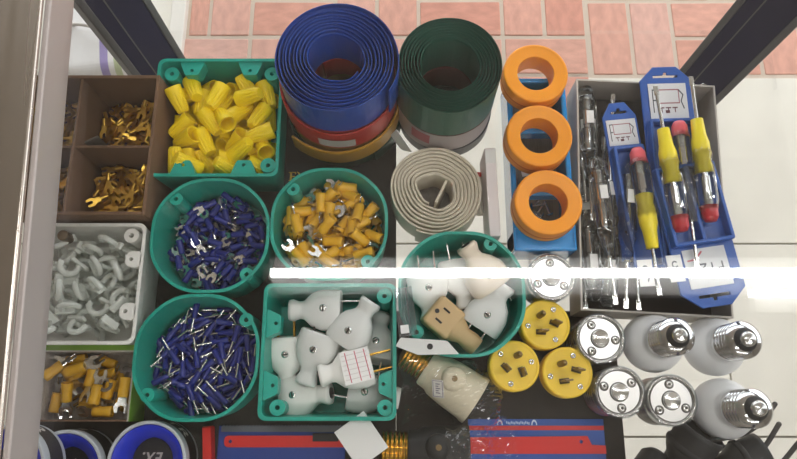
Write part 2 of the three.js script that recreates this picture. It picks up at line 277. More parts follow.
{
  const t = thing('pin_terminal', 'blue insulated pin terminal with a thin tin pin in the octagonal box', 'terminal', [0, 0, 0], 0, 'blue pin terminals');
  const r = 0.0024; part('sleeve', lathe([[r * 0.6, 0.004], [r * 0.7, 0.0125], [r * 1.05, 0.0125], [r, 0.008], [r * 0.85, 0.006], [r * 0.85, 0], [0, 0]], 12).rotateZ(PI / 2).translate(0.001, 0, 0), mat.blueVinyl, t);
  part('pin', cyl(0.0008, 0.0009, 0.012, 8).rotateZ(PI / 2).translate(0.006, 0, 0), mat.tin, t);
  scatter(t, heap(230, octArea(0.041, 0.026), 0.018, 0.002, { pack: 0.65, tilt: 0.4, base: 0.002 }), [-0.148, L1, -0.0405]);
}

// mains plugs: a bell-shaped body with a cable neck and two flat blades; local +x points out of the blades
function plug(label, group, m, { blades = mat.tin, face = 0.0165, len = 0.04, tick = 0.0085, square = 1 } = {}) {
  const t = thing('mains_plug', label, 'plug', [0, 0, 0], 0, group);
  part('body', loft([[-len * 0.62, 0.0035, 0.0035], [-len * 0.62, 0.0072, 0.0078], [-len * 0.55, 0.0078, 0.0084], [-len * 0.42, 0.006, 0.0066], [-len * 0.34, 0.0062, 0.0072], [-len * 0.2, 0.0082, 0.0125], [0, tick + 0.0012, face - 0.0006], [len * 0.2, tick + 0.0012, face], [len * 0.34, tick, face - 0.0004], [len * 0.37, tick - 0.001, face - 0.0016]], 28, 0.8 * square), m, t);
  part('cable_hole', cyl(0.0042, 0.0042, 0.003, 14).rotateZ(PI / 2), mat.black, t, -len * 0.6, 0, 0).scale.set(1, 1, 1);
  for (const s of [-1, 1]) part('blade', rbox(0.017, 0.0063, 0.0015, 0.0005, len * 0.37 + 0.0075, 0, s * 0.0063), blades, t);
  const sc = part('screw', lathe([[0, 0.0004], [0.0016, 0.0006], [0.0028, 0.0003], [0.003, -0.0012]], 14), mat.tin, t, len * 0.06, tick + 0.0012, 0); part('slot', box(0.0045, 0.0004, 0.0009, 0, 0.0005, 0), mat.black, sc).rotation.y = rr(0, 3);
  return t;
}
function pose(o, x, h, z, yawDeg, pitchDeg = 0, rollDeg = 0) { o.position.set(x, L1 + h, z); o.rotation.set(rollDeg * PI / 180, yawDeg * PI / 180, pitchDeg * PI / 180, 'YZX'); return o; }
const gp = 'grey plugs in the square green box';
pose(plug('grey plug with shiny blades lying sideways at far side of square box', gp, mat.greyPlastic), -0.0585, 0.032, -0.0765, 0, 4);
pose(plug('grey plug leaning over the others with its blades towards the middle', gp, mat.greyPlastic), -0.034, 0.0375, -0.0615, 236, -8, 8);
pose(plug('grey plug standing against the side wall with a brass contact', gp, mat.whitePlastic, { blades: mat.brass }), -0.086, 0.018, -0.043, 92, 12);
pose(plug('grey plug with two black blades beside the brass one', gp, mat.greyPlastic, { blades: mat.black }), -0.0625, 0.03, -0.045, 72, 10, -6);
pose(plug('grey plug with its open cable neck facing up at the near wall', gp, mat.whitePlastic), -0.0745, 0.019, -0.0125, 186, -14, 10);
const pTag = pose(plug('white plug wrapped in a paper label with red lines', gp, mat.whitePlastic, { blades: mat.brass }), -0.0345, 0.036, -0.0325, 14, -4);
pose(plug('grey plug with thin blades under the labelled one', gp, mat.greyPlastic), -0.0235, 0.0165, -0.0155, 170, 2, 0);
pose(plug('pale grey plug tucked into the corner under the leaning plug', gp, mat.greyPlastic), -0.0175, 0.015, -0.053, 262, 20);
pose(plug('white plug at the bottom in the middle of the heap', gp, mat.whitePlastic), -0.049, 0.0125, -0.046, 200, 0);
{ // the paper label with red lines
  const tx = canvasTex(128, 96, (g, w, h) => { g.fillStyle = '#ecebe8'; g.fillRect(0, 0, w, h); g.strokeStyle = '#c0475a'; g.lineWidth = 4; for (const x of [26, 70, 112]) { g.beginPath(); g.moveTo(x, 4); g.lineTo(x + 4, h - 4); g.stroke(); } g.strokeStyle = '#b9a9a8'; g.lineWidth = 1; for (let y = 12; y < h; y += 14) { g.beginPath(); g.moveTo(6, y); g.lineTo(w - 6, y); g.stroke(); } });
  const lb = part('paper_label', rbox(0.021, 0.0006, 0.024, 0.0002), M(0xffffff, { map: tx, roughness: 0.8 }), pTag, 0.003, 0.0102, 0); lb.userData.label = 'white paper label with red lines';
}
const wp = 'plugs in the octagonal box';
pose(plug('white plug with its neck towards the bagged lamp holder', wp, mat.whitePlastic), 0.0235, 0.022, -0.0935, 95, 10);
pose(plug('white plug in the middle of the octagonal green box', wp, mat.whitePlastic), 0.0495, 0.019, -0.104, 100, 5);
pose(plug('cream plug with a flared open cable neck against the far wall', wp, M(0xe0d2bd, { roughness: 0.45 }), { face: 0.0175, tick: 0.011 }), 0.0655, 0.034, -0.1055, -55, -16);
pose(plug('pale grey plug with a dark screw and a flat square face', wp, mat.greyPlastic, { square: 0.75 }), 0.0695, 0.027, -0.0755, 236, -10);
{ // tan socket with two slots
  const t = thing('plug_socket', 'tan extension socket with slots beside the white plugs', 'socket', [0, 0, 0], 0, undefined);
  part('body', merge([rbox(0.024, 0.018, 0.026, 0.003, 0.004, 0, 0), loft([[-0.03, 0.004, 0.004], [-0.03, 0.0066, 0.0072], [-0.024, 0.0072, 0.008], [-0.017, 0.006, 0.007], [-0.006, 0.009, 0.0125]], 20, 0.85)]), mat.tan, t);
  for (const s of [-1, 1]) part('slot', box(0.006, 0.0006, 0.0016, 0.006, 0.0091, s * 0.005), mat.black, t);
  part('ground_hole', cyl(0.0018, 0.0018, 0.0006, 12, 0.0115, 0.0091, 0), mat.black, t);
  pose(t, 0.037, 0.027, -0.0685, 140, 8);
}

// ---------------------------------------------------------------- left column: cardboard tray, white box, small carton
{
  const t = thing('cardboard_tray', 'brown cardboard tray with dividers holding brass terminals', 'tray', [-0.2445, L1, -0.2045], 0), W = 0.104, D = 0.118, h = 0.055, w = 0.0028;
  part('base', metre(box(W, 0.002, D, 0, 0.001, 0)), mat.board, t);
  for (const s of [-1, 1]) { part('side_wall', metre(rbox(w, h, D, 0.0006, s * (W / 2 - w / 2), h / 2, 0)), mat.board, t); part('end_wall', metre(rbox(W - 2 * w, h, w, 0.0006, 0, h / 2, s * (D / 2 - w / 2))), mat.board, t); }
  part('divider', metre(rbox(0.0022, h - 0.004, D - 2 * w, 0.0005, -0.0115, h / 2, 0)), mat.board, t);
  part('divider', metre(rbox(W - 2 * w, h - 0.006, 0.0022, 0.0005, 0, h / 2 - 0.001, 0.0015)), mat.board, t);
  part('flap', metre(box(0.014, 0.035, 0.0012, -0.001, 0.02, -0.012)), mat.greyBoard, t).rotation.y = 0.5;
  const barrel = new THREE.CylinderGeometry(0.0017, 0.0017, 0.006, 10, 1, true, 0, 5.2).rotateZ(PI / 2).translate(-0.006, 0.001, 0);
  const g = merge([slab(forkShape(0.0072, 0.011, 0.0026), 0.0006).translate(-0.003, 0, 0), barrel, box(0.004, 0.0006, 0.003, -0.002, 0.0004, 0)]);
  const br = one('brass_terminal', g, metal(0xe9bd55, 0.32, { side: THREE.DoubleSide }), 'small shiny brass terminal in the cardboard tray', 'terminal', [0, 0, 0], 0, 'brass terminals in the cardboard tray');
  const all = [];
  for (const [cx, cz, hx, hz, n] of [[0.0195, -0.029, 0.0285, 0.026, 78], [0.0195, 0.0295, 0.0285, 0.0255, 84], [-0.031, -0.029, 0.017, 0.026, 40], [-0.031, 0.0295, 0.017, 0.0255, 44]]) for (const s of heap(n, squareArea(hx, hz), 0.017, 0.0022, { tilt: 0.5, base: 0.002, flat: true })) { s.p.x += cx; s.p.z += cz; all.push(s); }
  scatter(br, all, [-0.2445, L1, -0.2045]);
}
{
  const b = squareBox('square white plastic junction box filled with translucent clips', -0.2415, -0.0958, 0.0466, mat.whitePlastic, mat.whitePlastic, L1, 0.043);
  for (const z of [-0.018, 0.022]) { const sh = roundPoly([[-0.007, 0], [0.007, 0], [0.0055, -0.012], [-0.0055, -0.012]], 0.005); sh.holes.push(new THREE.Path().absarc(0, -0.0075, 0.0016, 0, 2 * PI, true)); part('screw_tab', slab(sh, 0.006).rotateY(-PI / 2), mat.whitePlastic, b.t, 0.0447, 0.037, z); }
  part('screw_lug', lug(0.0058, 0.002, 0.036), mat.whitePlastic, b.t, 0.035, 0.006, -0.037);
  part('screw', lathe([[0, 0.012], [0.0035, 0.0118], [0.0042, 0.0105], [0.0042, 0.0], [0, 0]], 16), mat.darkMetal, b.t, -0.018, 0.032, -0.037);
  const c = thing('cable_clip', 'translucent white plastic clip heaped in the white box', 'clip', [0, 0, 0], 0, 'translucent clips in the white box');
  const arc = new THREE.TorusGeometry(0.0065, 0.0022, 8, 18, PI * 1.25);
  part('hoop', arc, mat.milky, c); part('foot', rbox(0.014, 0.003, 0.006, 0.001, -0.004, -0.0055, 0), mat.milky, c);
  scatter(c, heap(52, squareArea(0.0415), 0.02, 0.0062, { tilt: 0.8, base: 0.002 }), [-0.2415, L1, -0.0958]);
}
{
  const t = thing('small_carton', 'small green and white carton of yellow fork terminals', 'carton', [-0.2345, L1, -0.0205], 0), W = 0.071, D = 0.052, h = 0.029, w = 0.0012;
  const printed = M(0x7fae3c, { roughness: 0.6 });
  part('base', box(W, 0.0012, D, 0, 0.0006, 0), mat.whiteBoard, t);
  part('side_wall', box(w, h, D, W / 2 - w / 2, h / 2, 0), mat.whiteBoard, t); part('side_wall', box(w, h, D, -W / 2 + w / 2, h / 2, 0), mat.whiteBoard, t);
  part('end_wall', box(W - 2 * w, h, w, 0, h / 2, -D / 2 + w / 2), mat.whiteBoard, t); part('end_wall', box(W - 2 * w, h, w, 0, h / 2, D / 2 - w / 2), mat.board, t);
  part('printed_panel', box(0.0004, h, D, W / 2 + 0.0003, h / 2, 0), printed, t).userData.label = 'green printed side panel';
  part('printed_panel', box(W, 0.0004, 0.006, 0, h + 0.0002, -D / 2 - 0.0028), printed, t);
  const y = forkTerminal('loose_fork_terminal', 'yellow fork terminal in the small green carton', 'yellow fork terminals in the small carton', 0.0042, 0.0145, 0.0125, 0.0105, mat.yellowVinyl);
  scatter(y, heap(21, squareArea(0.0335, 0.0245), 0.025, 0.0044, { tilt: 0.35, base: 0.0012 }), [-0.2345, L1, -0.0205]);
  // bigger bits: two plain washers
  const wsh = one('washer', lug(0.0055, 0.003, 0.0008), mat.tin, 'round tin washer among the yellow terminals', 'washer', [-0.236, L1 + 0.021, -0.036], 0, 'tin washers in the small carton'); wsh.rotation.set(0.3, 0, 0.2);
  const w2 = dup(wsh); w2.position.set(-0.222, L1 + 0.022, -0.021); w2.rotation.set(-0.25, 0, -0.2);
}

// ---------------------------------------------------------------- coils of flat tubing
function coil(r0, r1, turns, h, { thick = 0.72, wob = 0.02, oval = 0, tail = 0, lean = 0, rough = 0.0004 } = {}, s0 = 0, ring = [[-0.5, 0], [-0.5, 0.93], [-0.2, 1], [0.2, 1], [0.5, 0.93], [0.5, 0]]) {
  const pos = [], idx = [], n = Math.round(turns * 56), pitch = (r1 - r0) / turns, t = pitch * thick;
  for (let i = 0; i <= n; i++) {
    const u = i / n, a = u * turns * 2 * PI + s0, q = 1 - u;
    const r = r0 + (r1 - r0) * u + (wob * r1) * (noise.noise(Math.cos(a) * 1.3 + s0, Math.sin(a) * 1.3, 3.1) * (0.4 + q)) + pitch * 0.22 * noise.noise(a * 1.1, s0, 5) + (i > n - 30 ? tail * ((i - n + 30) / 30) ** 2 : 0);
    const ex = 1 + oval * Math.cos(2 * (a - 0.7)) * q, dy = rough * noise.noise(a * 0.8, 2, s0) * 4;
    for (const [k, y] of ring) { const R = (r + k * t) * ex; pos.push(R * Math.cos(a) + lean * y * h, y * h + (y > 0.5 ? dy : 0), R * Math.sin(a)); }
  }
  const c = ring.length; for (let i = 0; i < n; i++) for (let k = 0; k < c; k++) { const a = i * c + k, b = i * c + (k + 1) % c; idx.push(a, b, a + c, b, b + c, a + c); }
  for (const e of [0, n]) { const o = e * c; for (let k = 1; k < c - 1; k++) e ? idx.push(o, o + k, o + k + 1) : idx.push(o, o + k + 1, o + k); }
  let g = new THREE.BufferGeometry(); g.setAttribute('position', new THREE.Float32BufferAttribute(pos, 3)); g.setIndex(idx); g = g.toNonIndexed(); g.computeVertexNormals(); return g;
}
const vinyl = (c) => M(c, { roughness: 0.36 });
// a roll is the coiled tubing plus the proud rounded ridge of its folded edge
function roll(label, r0, r1, turns, h, o, s0, m, ridge, at) {
  const t = thing('tubing_roll', label, 'tubing roll', at);
  part('tubing', coil(r0, r1, turns, h, o, s0), m, t);
  if (ridge) part('folded_edge', coil(r0, r1, turns, h, o, s0, [[-0.1, 0.97], [-0.02, 1.0], [0.12, 1.018], [0.3, 1.022], [0.46, 1.01], [0.54, 0.98], [0.5, 0.94]]), m, t);
  return t;
}
{
  const x = -0.0465, z = -0.2525;
  roll('dark green roll of flat tubing at the bottom under the yellow one', 0.006, 0.0495, 15, 0.018, {}, 1, vinyl(0x1b4033), 0, [x, SH + 0.0013, z - 0.0015]);
  roll('mustard yellow roll of flat tubing between red and green ones', 0.022, 0.0475, 8, 0.0215, { tail: 0.006 }, 2.4, vinyl(0xb98a2e), 0, [x, SH + 0.0198, z - 0.001]);
  const rd = roll('red roll of flat tubing under the blue roll', 0.021, 0.0465, 8, 0.025, {}, 4, vinyl(0xb5332c), 1, [x, SH + 0.0418, z]);
  part('paper_label', new THREE.CylinderGeometry(0.0478, 0.0478, 0.012, 16, 1, true, -0.35, 0.62), M(0xb9b4ad, { roughness: 0.7, side: THREE.DoubleSide }), rd, 0, 0.011, 0).userData.label = 'grey paper label';
  roll('blue roll of flat tubing on top of its stack', 0.019, 0.0455, 10, 0.035, { oval: 0.05, tail: 0.002, thick: 0.42 }, 0.6, vinyl(0x254da6), 1, [x, SH + 0.0672, z]);
  const xg = 0.0385, zg = -0.2545;
  roll('black roll of flat tubing at the bottom under the labelled one', 0.006, 0.0405, 13, 0.017, {}, 5, vinyl(0x23252a), 0, [xg + 0.002, SH + 0.0003, zg]);
  const gr = roll('dark red roll in a pale paper wrapper under the green roll', 0.021, 0.0392, 7, 0.03, {}, 1.4, vinyl(0x6b2a26), 0, [xg, SH + 0.0175, zg]);
  part('paper_wrapper', new THREE.CylinderGeometry(0.0404, 0.0404, 0.028, 40, 1, true, -1.7, 3.6), M(0xb3aaa8, { roughness: 0.6, side: THREE.DoubleSide }), gr, 0, 0.0148, 0).userData.label = 'pale grey paper wrapper';
  part('printed_patch', new THREE.CylinderGeometry(0.0408, 0.0408, 0.016, 12, 1, true, -0.75, 0.42), M(0xa85a60, { roughness: 0.6, side: THREE.DoubleSide }), gr, 0, 0.018, 0).userData.label = 'reddish printed patch';
  roll('dark green roll of flat tubing on the wrapped one', 0.0215, 0.0405, 8, 0.042, { oval: 0.03, thick: 0.42 }, 3, vinyl(0x245e4e), 1, [xg, SH + 0.048, zg]);
  const cr = roll('cream roll of flat tubing between two octagonal boxes', 0.0135, 0.0372, 8, 0.03, { oval: 0.1, wob: 0.04, thick: 0.84 }, 2, M(0xd6cdb9, { roughness: 0.5 }), 1, [0.0295, SH + 0.0013, -0.1745]);
  const tl = part('loose_end', rbox(0.0022, 0.028, 0.021, 0.0006, 0, 0.0145, 0), M(0xd6cdb9, { roughness: 0.5 }), cr, 0.005, 0, 0.001); tl.rotation.y = -0.45;
  const wr = one('paper_wrapper', slab(roundPoly([[0, 0], [0.02, 0.01], [0.024, -0.012], [0.004, -0.014]], 0.003), 0.0006), mat.paper, 'crumpled white paper scrap between the two tubing stacks', 'paper', [-0.006, SH + 0.05, -0.214]); wr.rotation.set(0.9, 0.5, 1.0);
}
{ // narrow cartons standing by the cream roll
  const t = thing('narrow_carton', 'pale pink narrow carton beside the cream roll', 'carton', [0.0755, SH, -0.172], 0.02); part('body', rbox(0.009, 0.034, 0.075, 0.0008, 0, 0.0173, 0), M(0xece4e3, { roughness: 0.6 }), t); part('flap', box(0.0085, 0.0005, 0.012, 0, 0.0348, -0.03), mat.paper, t);
  const f = thing('fuse_tube', 'small beige tube with a red end beside the cream roll', 'tube', [0.0685, SH + 0.0048, -0.178]); part('barrel', cyl(0.0034, 0.0034, 0.034, 14).rotateX(PI / 2), M(0xddd3c4), f); part('end_cap', cyl(0.0036, 0.0036, 0.004, 14).rotateX(PI / 2).translate(0, 0, -0.018), mat.red, f);
}

// ---------------------------------------------------------------- cyan tray with three orange tape spools
{
  const t = thing('cyan_tray', 'shiny cyan blue wrapped tray under the orange tape spools', 'tray', [0.1155, SH + 0.0002, -0.198], 0), W = 0.0495, D = 0.15, h = 0.034;
  part('base', box(W - 0.002, 0.002, D - 0.002, 0, 0.001, 0), mat.greyBoard, t);
  for (const s of [-1, 1]) { part('side_wall', rbox(0.0045, h, D, 0.0016, s * (W / 2 - 0.00225), h / 2, 0), mat.cyan, t); }
  part('end_wall', rbox(W, h, 0.0045, 0.0016, 0, h / 2, -D / 2 + 0.00225), mat.cyan, t);
  part('end_wall', rbox(W, h, 0.018, 0.0022, 0, h / 2, D / 2 - 0.009), mat.cyan, t);
  for (const z of [-0.027, 0.027]) part('crossbar', rbox(W - 0.008, 0.012, 0.005, 0.0012, 0, h - 0.0065, z), mat.cyan, t);
  const o = thing('tape_spool', 'orange tape spool on the cyan tray', 'tape spool', [0.1115, SH + 0.0345, -0.2665], 0, 'orange tape spools on the cyan tray');
  const R = 0.0262, H = 0.0195;
  part('shell', lathe([[0.0148, 0], [0.0148, H - 0.001], [0.0154, H], [0.0228, H], [0.0233, H + 0.0006], [R - 0.0008, H + 0.0006], [R, H - 0.0006], [R, 0.0008], [R - 0.001, 0], [0.0148, 0]], 56), mat.orange, o);
  part('seam', lathe([[R + 0.0001, 0.0085], [R + 0.0005, 0.0089], [R + 0.0005, 0.0096], [R + 0.0001, 0.01]], 56), mat.orangeDark, o);
  dup(o, 'orange tape spool between two others on the cyan tray').position.set(0.1112, SH + 0.0345, -0.2118);
  dup(o, 'orange tape spool with small screws showing through its hole').position.set(0.1150, SH + 0.0345, -0.1565);
  o.userData.label = 'orange tape spool at the street end of the cyan tray';
  const p = one('paper_slip', rbox(0.012, 0.0006, 0.018, 0.0002), mat.paper, 'white paper slip inside the cyan tray', 'paper', [0.1105, SH + 0.0026, -0.206], 0.2); void p;
  const s = thing('small_screw', 'small tin screw lying in the cyan tray', 'screw', [0, 0, 0], 0, 'small screws in the cyan tray');
  part('head', lathe([[0, 0.0018], [0.002, 0.0016], [0.0034, 0.0003], [0.0034, 0], [0, 0]], 14).rotateZ(PI / 2), mat.tin, s); part('shank', lathe([[0.0002, -0.012], ...thread(0.0012, 0.0115, 0.0012, 0.0003, -0.0115), [0.0012, 0.0002]], 10).rotateZ(PI / 2), mat.tin, s);
  scatter(s, [...heap(9, roundArea(0.015), 0.014, 0.003, { tilt: 0.3 }), ...heap(9, roundArea(0.015), 0.014, 0.003, { tilt: 0.3 }).map((q) => { q.p.z -= 0.106; return q; })], [0.1155, SH + 0.0024, -0.157]);
}

// ---------------------------------------------------------------- white carton with voltage testers
const CX = 0.2025, CZ = -0.171, CT = -0.055;
const cart = (x, z) => [CX + x * Math.cos(CT) + z * Math.sin(CT), CZ - x * Math.sin(CT) + z * Math.cos(CT)];
{
  const t = thing('open_carton', 'open white cardboard carton holding voltage testers', 'carton', [CX, SH + 0.0002, CZ], CT), W = 0.116, D = 0.196, h = 0.034, w = 0.0014;
  part('base', metre(box(W, 0.0014, D, 0, 0.0007, 0)), M(0x5d5652, { roughness: 0.85, map: boardTex }), t);
  for (const s of [-1, 1]) { part('side_wall', metre(box(w, h, D, s * (W / 2 - w / 2), h / 2, 0)), mat.whiteBoard, t); part('end_wall', metre(box(W - 2 * w, h, w, 0, h / 2, s * (D / 2 - w / 2))), mat.whiteBoard, t); }
}
// a tester screwdriver along +x: blade at -x end, clear ribbed handle, coloured tail cap
function tester(label, group, body, tail, collar) {
  const t = thing('voltage_tester', label, 'tester', [0, 0, 0], 0, group);
  const ribs = (r) => { const g = new THREE.LatheGeometry(r.map(([q, x]) => new THREE.Vector2(q, x)), 36), p = g.attributes.position; for (let i = 0; i < p.count; i++) { const a = Math.atan2(p.getZ(i), p.getX(i)), f = 1 - 0.07 * (0.5 + 0.5 * Math.cos(a * 8)); p.setX(i, p.getX(i) * f); p.setZ(i, p.getZ(i) * f); } g.computeVertexNormals(); return g.rotateZ(-PI / 2); };
  part('handle', ribs([[0.003, 0.0], [0.0068, 0.001], [0.0078, 0.006], [0.0066, 0.011], [0.0078, 0.016], [0.0078, 0.042], [0.0066, 0.049], [0.005, 0.05]]), body, t);
  part('neon_bulb', merge([cyl(0.0026, 0.0026, 0.013, 10).rotateZ(PI / 2).translate(0.03, 0, 0), cyl(0.0012, 0.0012, 0.03, 8).rotateZ(PI / 2).translate(0.014, 0, 0)]), mat.chrome, t);
  part('spring', lathe(thread(0.0032, 0.011, 0.0018, 0.0012, 0.0365), 12).rotateZ(-PI / 2), mat.tin, t);
  part('collar', lathe([[0.0018, -0.024], [0.0046, -0.0235], [0.0054, -0.010], [0.0068, -0.004], [0.0068, 0.003], [0.0042, 0.006], [0.004, 0.02], [0, 0.02]], 18).rotateZ(-PI / 2), collar, t);
  part('tail_cap', lathe([[0.0055, 0.046], [0.0062, 0.048], [0.006, 0.055], [0.0042, 0.0585], [0, 0.059]], 16).rotateZ(-PI / 2), tail, t);
  part('blade', merge([cyl(0.0014, 0.0014, 0.032, 10).rotateZ(PI / 2).translate(-0.038, 0, 0), rbox(0.008, 0.0006, 0.0038, 0.0002, -0.056, 0, 0)]), mat.tin, t);
  return t;
}
function place(o, x0, h0, z0, x1, h1, z1) { // x0.. = blade tip, x1.. = tail
  const d = V3(x1 - x0, h1 - h0, z1 - z0).normalize(), z = new THREE.Vector3().crossVectors(d, V3(0, 1, 0)).normalize(), y = new THREE.Vector3().crossVectors(z, d);
  o.quaternion.setFromRotationMatrix(new THREE.Matrix4().makeBasis(d, y, z)); o.position.set((x0 + x1) / 2, SH + (h0 + h1) / 2, (z0 + z1) / 2); return o;
}
for (const [x, z, yaw, y] of [[-0.0465, -0.034, 0.03, 0.0098], [-0.0295, -0.02, -0.04, 0.0098], [-0.0475, 0.03, PI + 0.06, 0.0225], [-0.0125, -0.032, 0.05, 0.0098], [-0.031, 0.034, PI - 0.05, 0.0228], [-0.0115, 0.034, 0.03, 0.0228], [-0.0485, 0.036, 0.02, 0.0098], [-0.031, 0.036, PI, 0.0098], [-0.0465, -0.036, 0.02, 0.0262], [-0.0285, -0.03, PI - 0.06, 0.0262], [-0.0385, 0.0335, 0.1, 0.0385], [-0.0215, 0.036, -0.06, 0.0385]]) {
  const d = [Math.sin(yaw) * 0.059, Math.cos(yaw) * 0.059], p = cart(x + d[0], z + d[1]), q = cart(x - d[0], z - d[1]);
  const o = place(tester('clear handled voltage tester loose in the white carton', 'loose clear testers in the carton', mat.looseClear, mat.looseClear, mat.looseClear), p[0], y, p[1], q[0], y, q[1]);
  part('price_sticker', box(0.011, 0.0003, 0.006, 0.028, 0.0079, 0), mat.paper, o);
}
// blue blister card: a pointed hanging tab, a label and a row of open bays
const tabText = canvasTex(160, 120, (g, w, h) => { g.fillStyle = '#dcdcdc'; g.fillRect(0, 0, w, h); g.strokeStyle = '#20242c'; g.lineWidth = 4; g.beginPath(); g.moveTo(34, 22); g.lineTo(16, 22); g.lineTo(16, 100); g.moveTo(16, 58); g.lineTo(30, 58); g.moveTo(126, 22); g.lineTo(144, 40); g.lineTo(134, 62); g.lineTo(144, 88); g.stroke(); g.strokeStyle = '#8a2f3a'; g.lineWidth = 3; g.strokeRect(34, 22, 92, 46); g.fillStyle = '#5b2530'; for (const x of [38, 66, 94]) { g.fillRect(x, 82, 22, 4); g.fillRect(x + 9, 82, 4, 18); } g.fillRect(64, 92, 18, 10); });
const bigText = canvasTex(160, 128, (g, w, h) => { g.fillStyle = '#dfe1e2'; g.fillRect(0, 0, w, h); g.fillStyle = '#3a3f49'; g.font = '64px sans-serif'; g.fillText('FT2', 14, 78); g.strokeStyle = '#c24552'; g.lineWidth = 5; g.beginPath(); g.moveTo(88, 118); g.quadraticCurveTo(120, 88, 148, 92); g.stroke(); });
function blister(label, W, L, tabTex, labelW, labelL, bays) {
  const t = thing('blister_card', label, 'blister card', [0, 0, 0], 0, undefined), hw = W / 2;
  const s = new THREE.Shape(); s.moveTo(-hw * 0.9, 0); s.lineTo(-hw, 0.01); s.lineTo(-hw, L - 0.012); s.lineTo(-hw * 0.45, L); s.lineTo(hw * 0.45, L); s.lineTo(hw, L - 0.012); s.lineTo(hw, 0.01); s.lineTo(hw * 0.9, 0); s.closePath();
  const hole = new THREE.Path(); const hy = L - 0.0085; hole.moveTo(-hw * 0.5, hy - 0.0016); hole.lineTo(-hw * 0.5, hy + 0.0016); hole.lineTo(-0.002, hy + 0.0018); hole.lineTo(-0.0018, hy + 0.0042); hole.lineTo(0.0018, hy + 0.0042); hole.lineTo(0.002, hy + 0.0018); hole.lineTo(hw * 0.5, hy + 0.0016); hole.lineTo(hw * 0.5, hy - 0.0016); hole.closePath(); s.holes.push(hole);
  const BL = L - labelL - 0.02, bw = (W - 0.006) / bays;
  part('card', slab(s, 0.0016, 0.0004), mat.blueCard, t);
  for (let i = 0; i <= bays; i++) part('bay_wall', rbox(0.003, 0.009, BL, 0.001, -hw + 0.003 + i * bw, 0.0055, -BL / 2 - 0.002), mat.blueCard, t);
  for (const z of [-0.003, -BL - 0.001]) part('bay_end', rbox(W - 0.004, 0.009, 0.003, 0.001, 0, 0.0055, z), mat.blueCard, t);
  const lb = part('label', rbox(labelW, 0.0005, labelL, 0.0002, 0, 0.0022, -BL - 0.005 - labelL / 2), M(0xffffff, { map: tabTex, roughness: 0.5 }), t); lb.geometry = (() => { const g = new THREE.BoxGeometry(labelW, 0.0005, labelL); g.translate(0, 0.0022, -BL - 0.005 - labelL / 2); return g; })();
  return t;
}
{
  const A = blister('blue blister card with its hanging tab over the carton rim', 0.043, 0.168, tabText, 0.031, 0.03, 2);
  A.position.set(0.2245, SH + 0.031, -0.109); A.rotation.set(0.085, 0.03, 0, 'YXZ');
  const B = blister('smaller blue blister card leaning at the clear testers', 0.028, 0.142, tabText, 0.024, 0.022, 1);
  B.position.set(0.194, SH + 0.03, -0.106); B.rotation.set(0.06, 0.1, 0, 'YXZ');
  const C = blister('blue blister card turned around with its tab by the bulbs', 0.05, 0.112, bigText, 0.033, 0.03, 2);
  C.position.set(0.2215, SH + 0.047, -0.188); C.rotation.set(-0.02, PI + 0.15, 0, 'YXZ');
  place(tester('yellow collared tester on blue card with a bare blade upward', 'testers on blue cards', mat.looseClear, mat.redCap, mat.yellowCap), 0.2035, 0.063, -0.249, 0.2135, 0.0565, -0.132);
  place(tester('yellow collared tester with a red tail beside the carton wall', 'testers on blue cards', mat.looseClear, mat.redCap, mat.yellowCap), 0.2325, 0.063, -0.257, 0.2365, 0.0565, -0.14);
  place(tester('clear tester with a pink cap between the yellow collared ones', 'testers on blue cards', mat.looseClear, mat.pinkCap, mat.smokePl), 0.2235, 0.053, -0.106, 0.2225, 0.054, -0.223);
  place(tester('clear tester with a pink cap on the smaller blue card', 'testers on blue cards', mat.looseClear, mat.pinkCap, mat.yellowCap), 0.194, 0.051, -0.086, 0.1895, 0.0475, -0.203);
}
{ // loose price slips on the testers
  const tx = canvasTex(64, 96, (g, w, h) => { g.fillStyle = '#e6e6e4'; g.fillRect(0, 0, w, h); g.strokeStyle = '#555a62'; g.lineWidth = 5; g.beginPath(); g.arc(32, 34, 11, 0.4, 5.6); g.moveTo(22, 62); g.lineTo(44, 62); g.lineTo(36, 80); g.stroke(); });
  for (const [x, h, z, r, w] of [[0.204, 0.0605, -0.103, 0.1, 'yellow'], [0.1825, 0.0585, -0.1, 0.05, 'clear']]) { const o = one('price_slip', new THREE.BoxGeometry(0.011, 0.0004, 0.02), M(0xffffff, { map: tx, roughness: 0.7 }), 'white price slip beside the ' + w + ' tester', 'label', [x, SH + h, z], r); void o; }
}

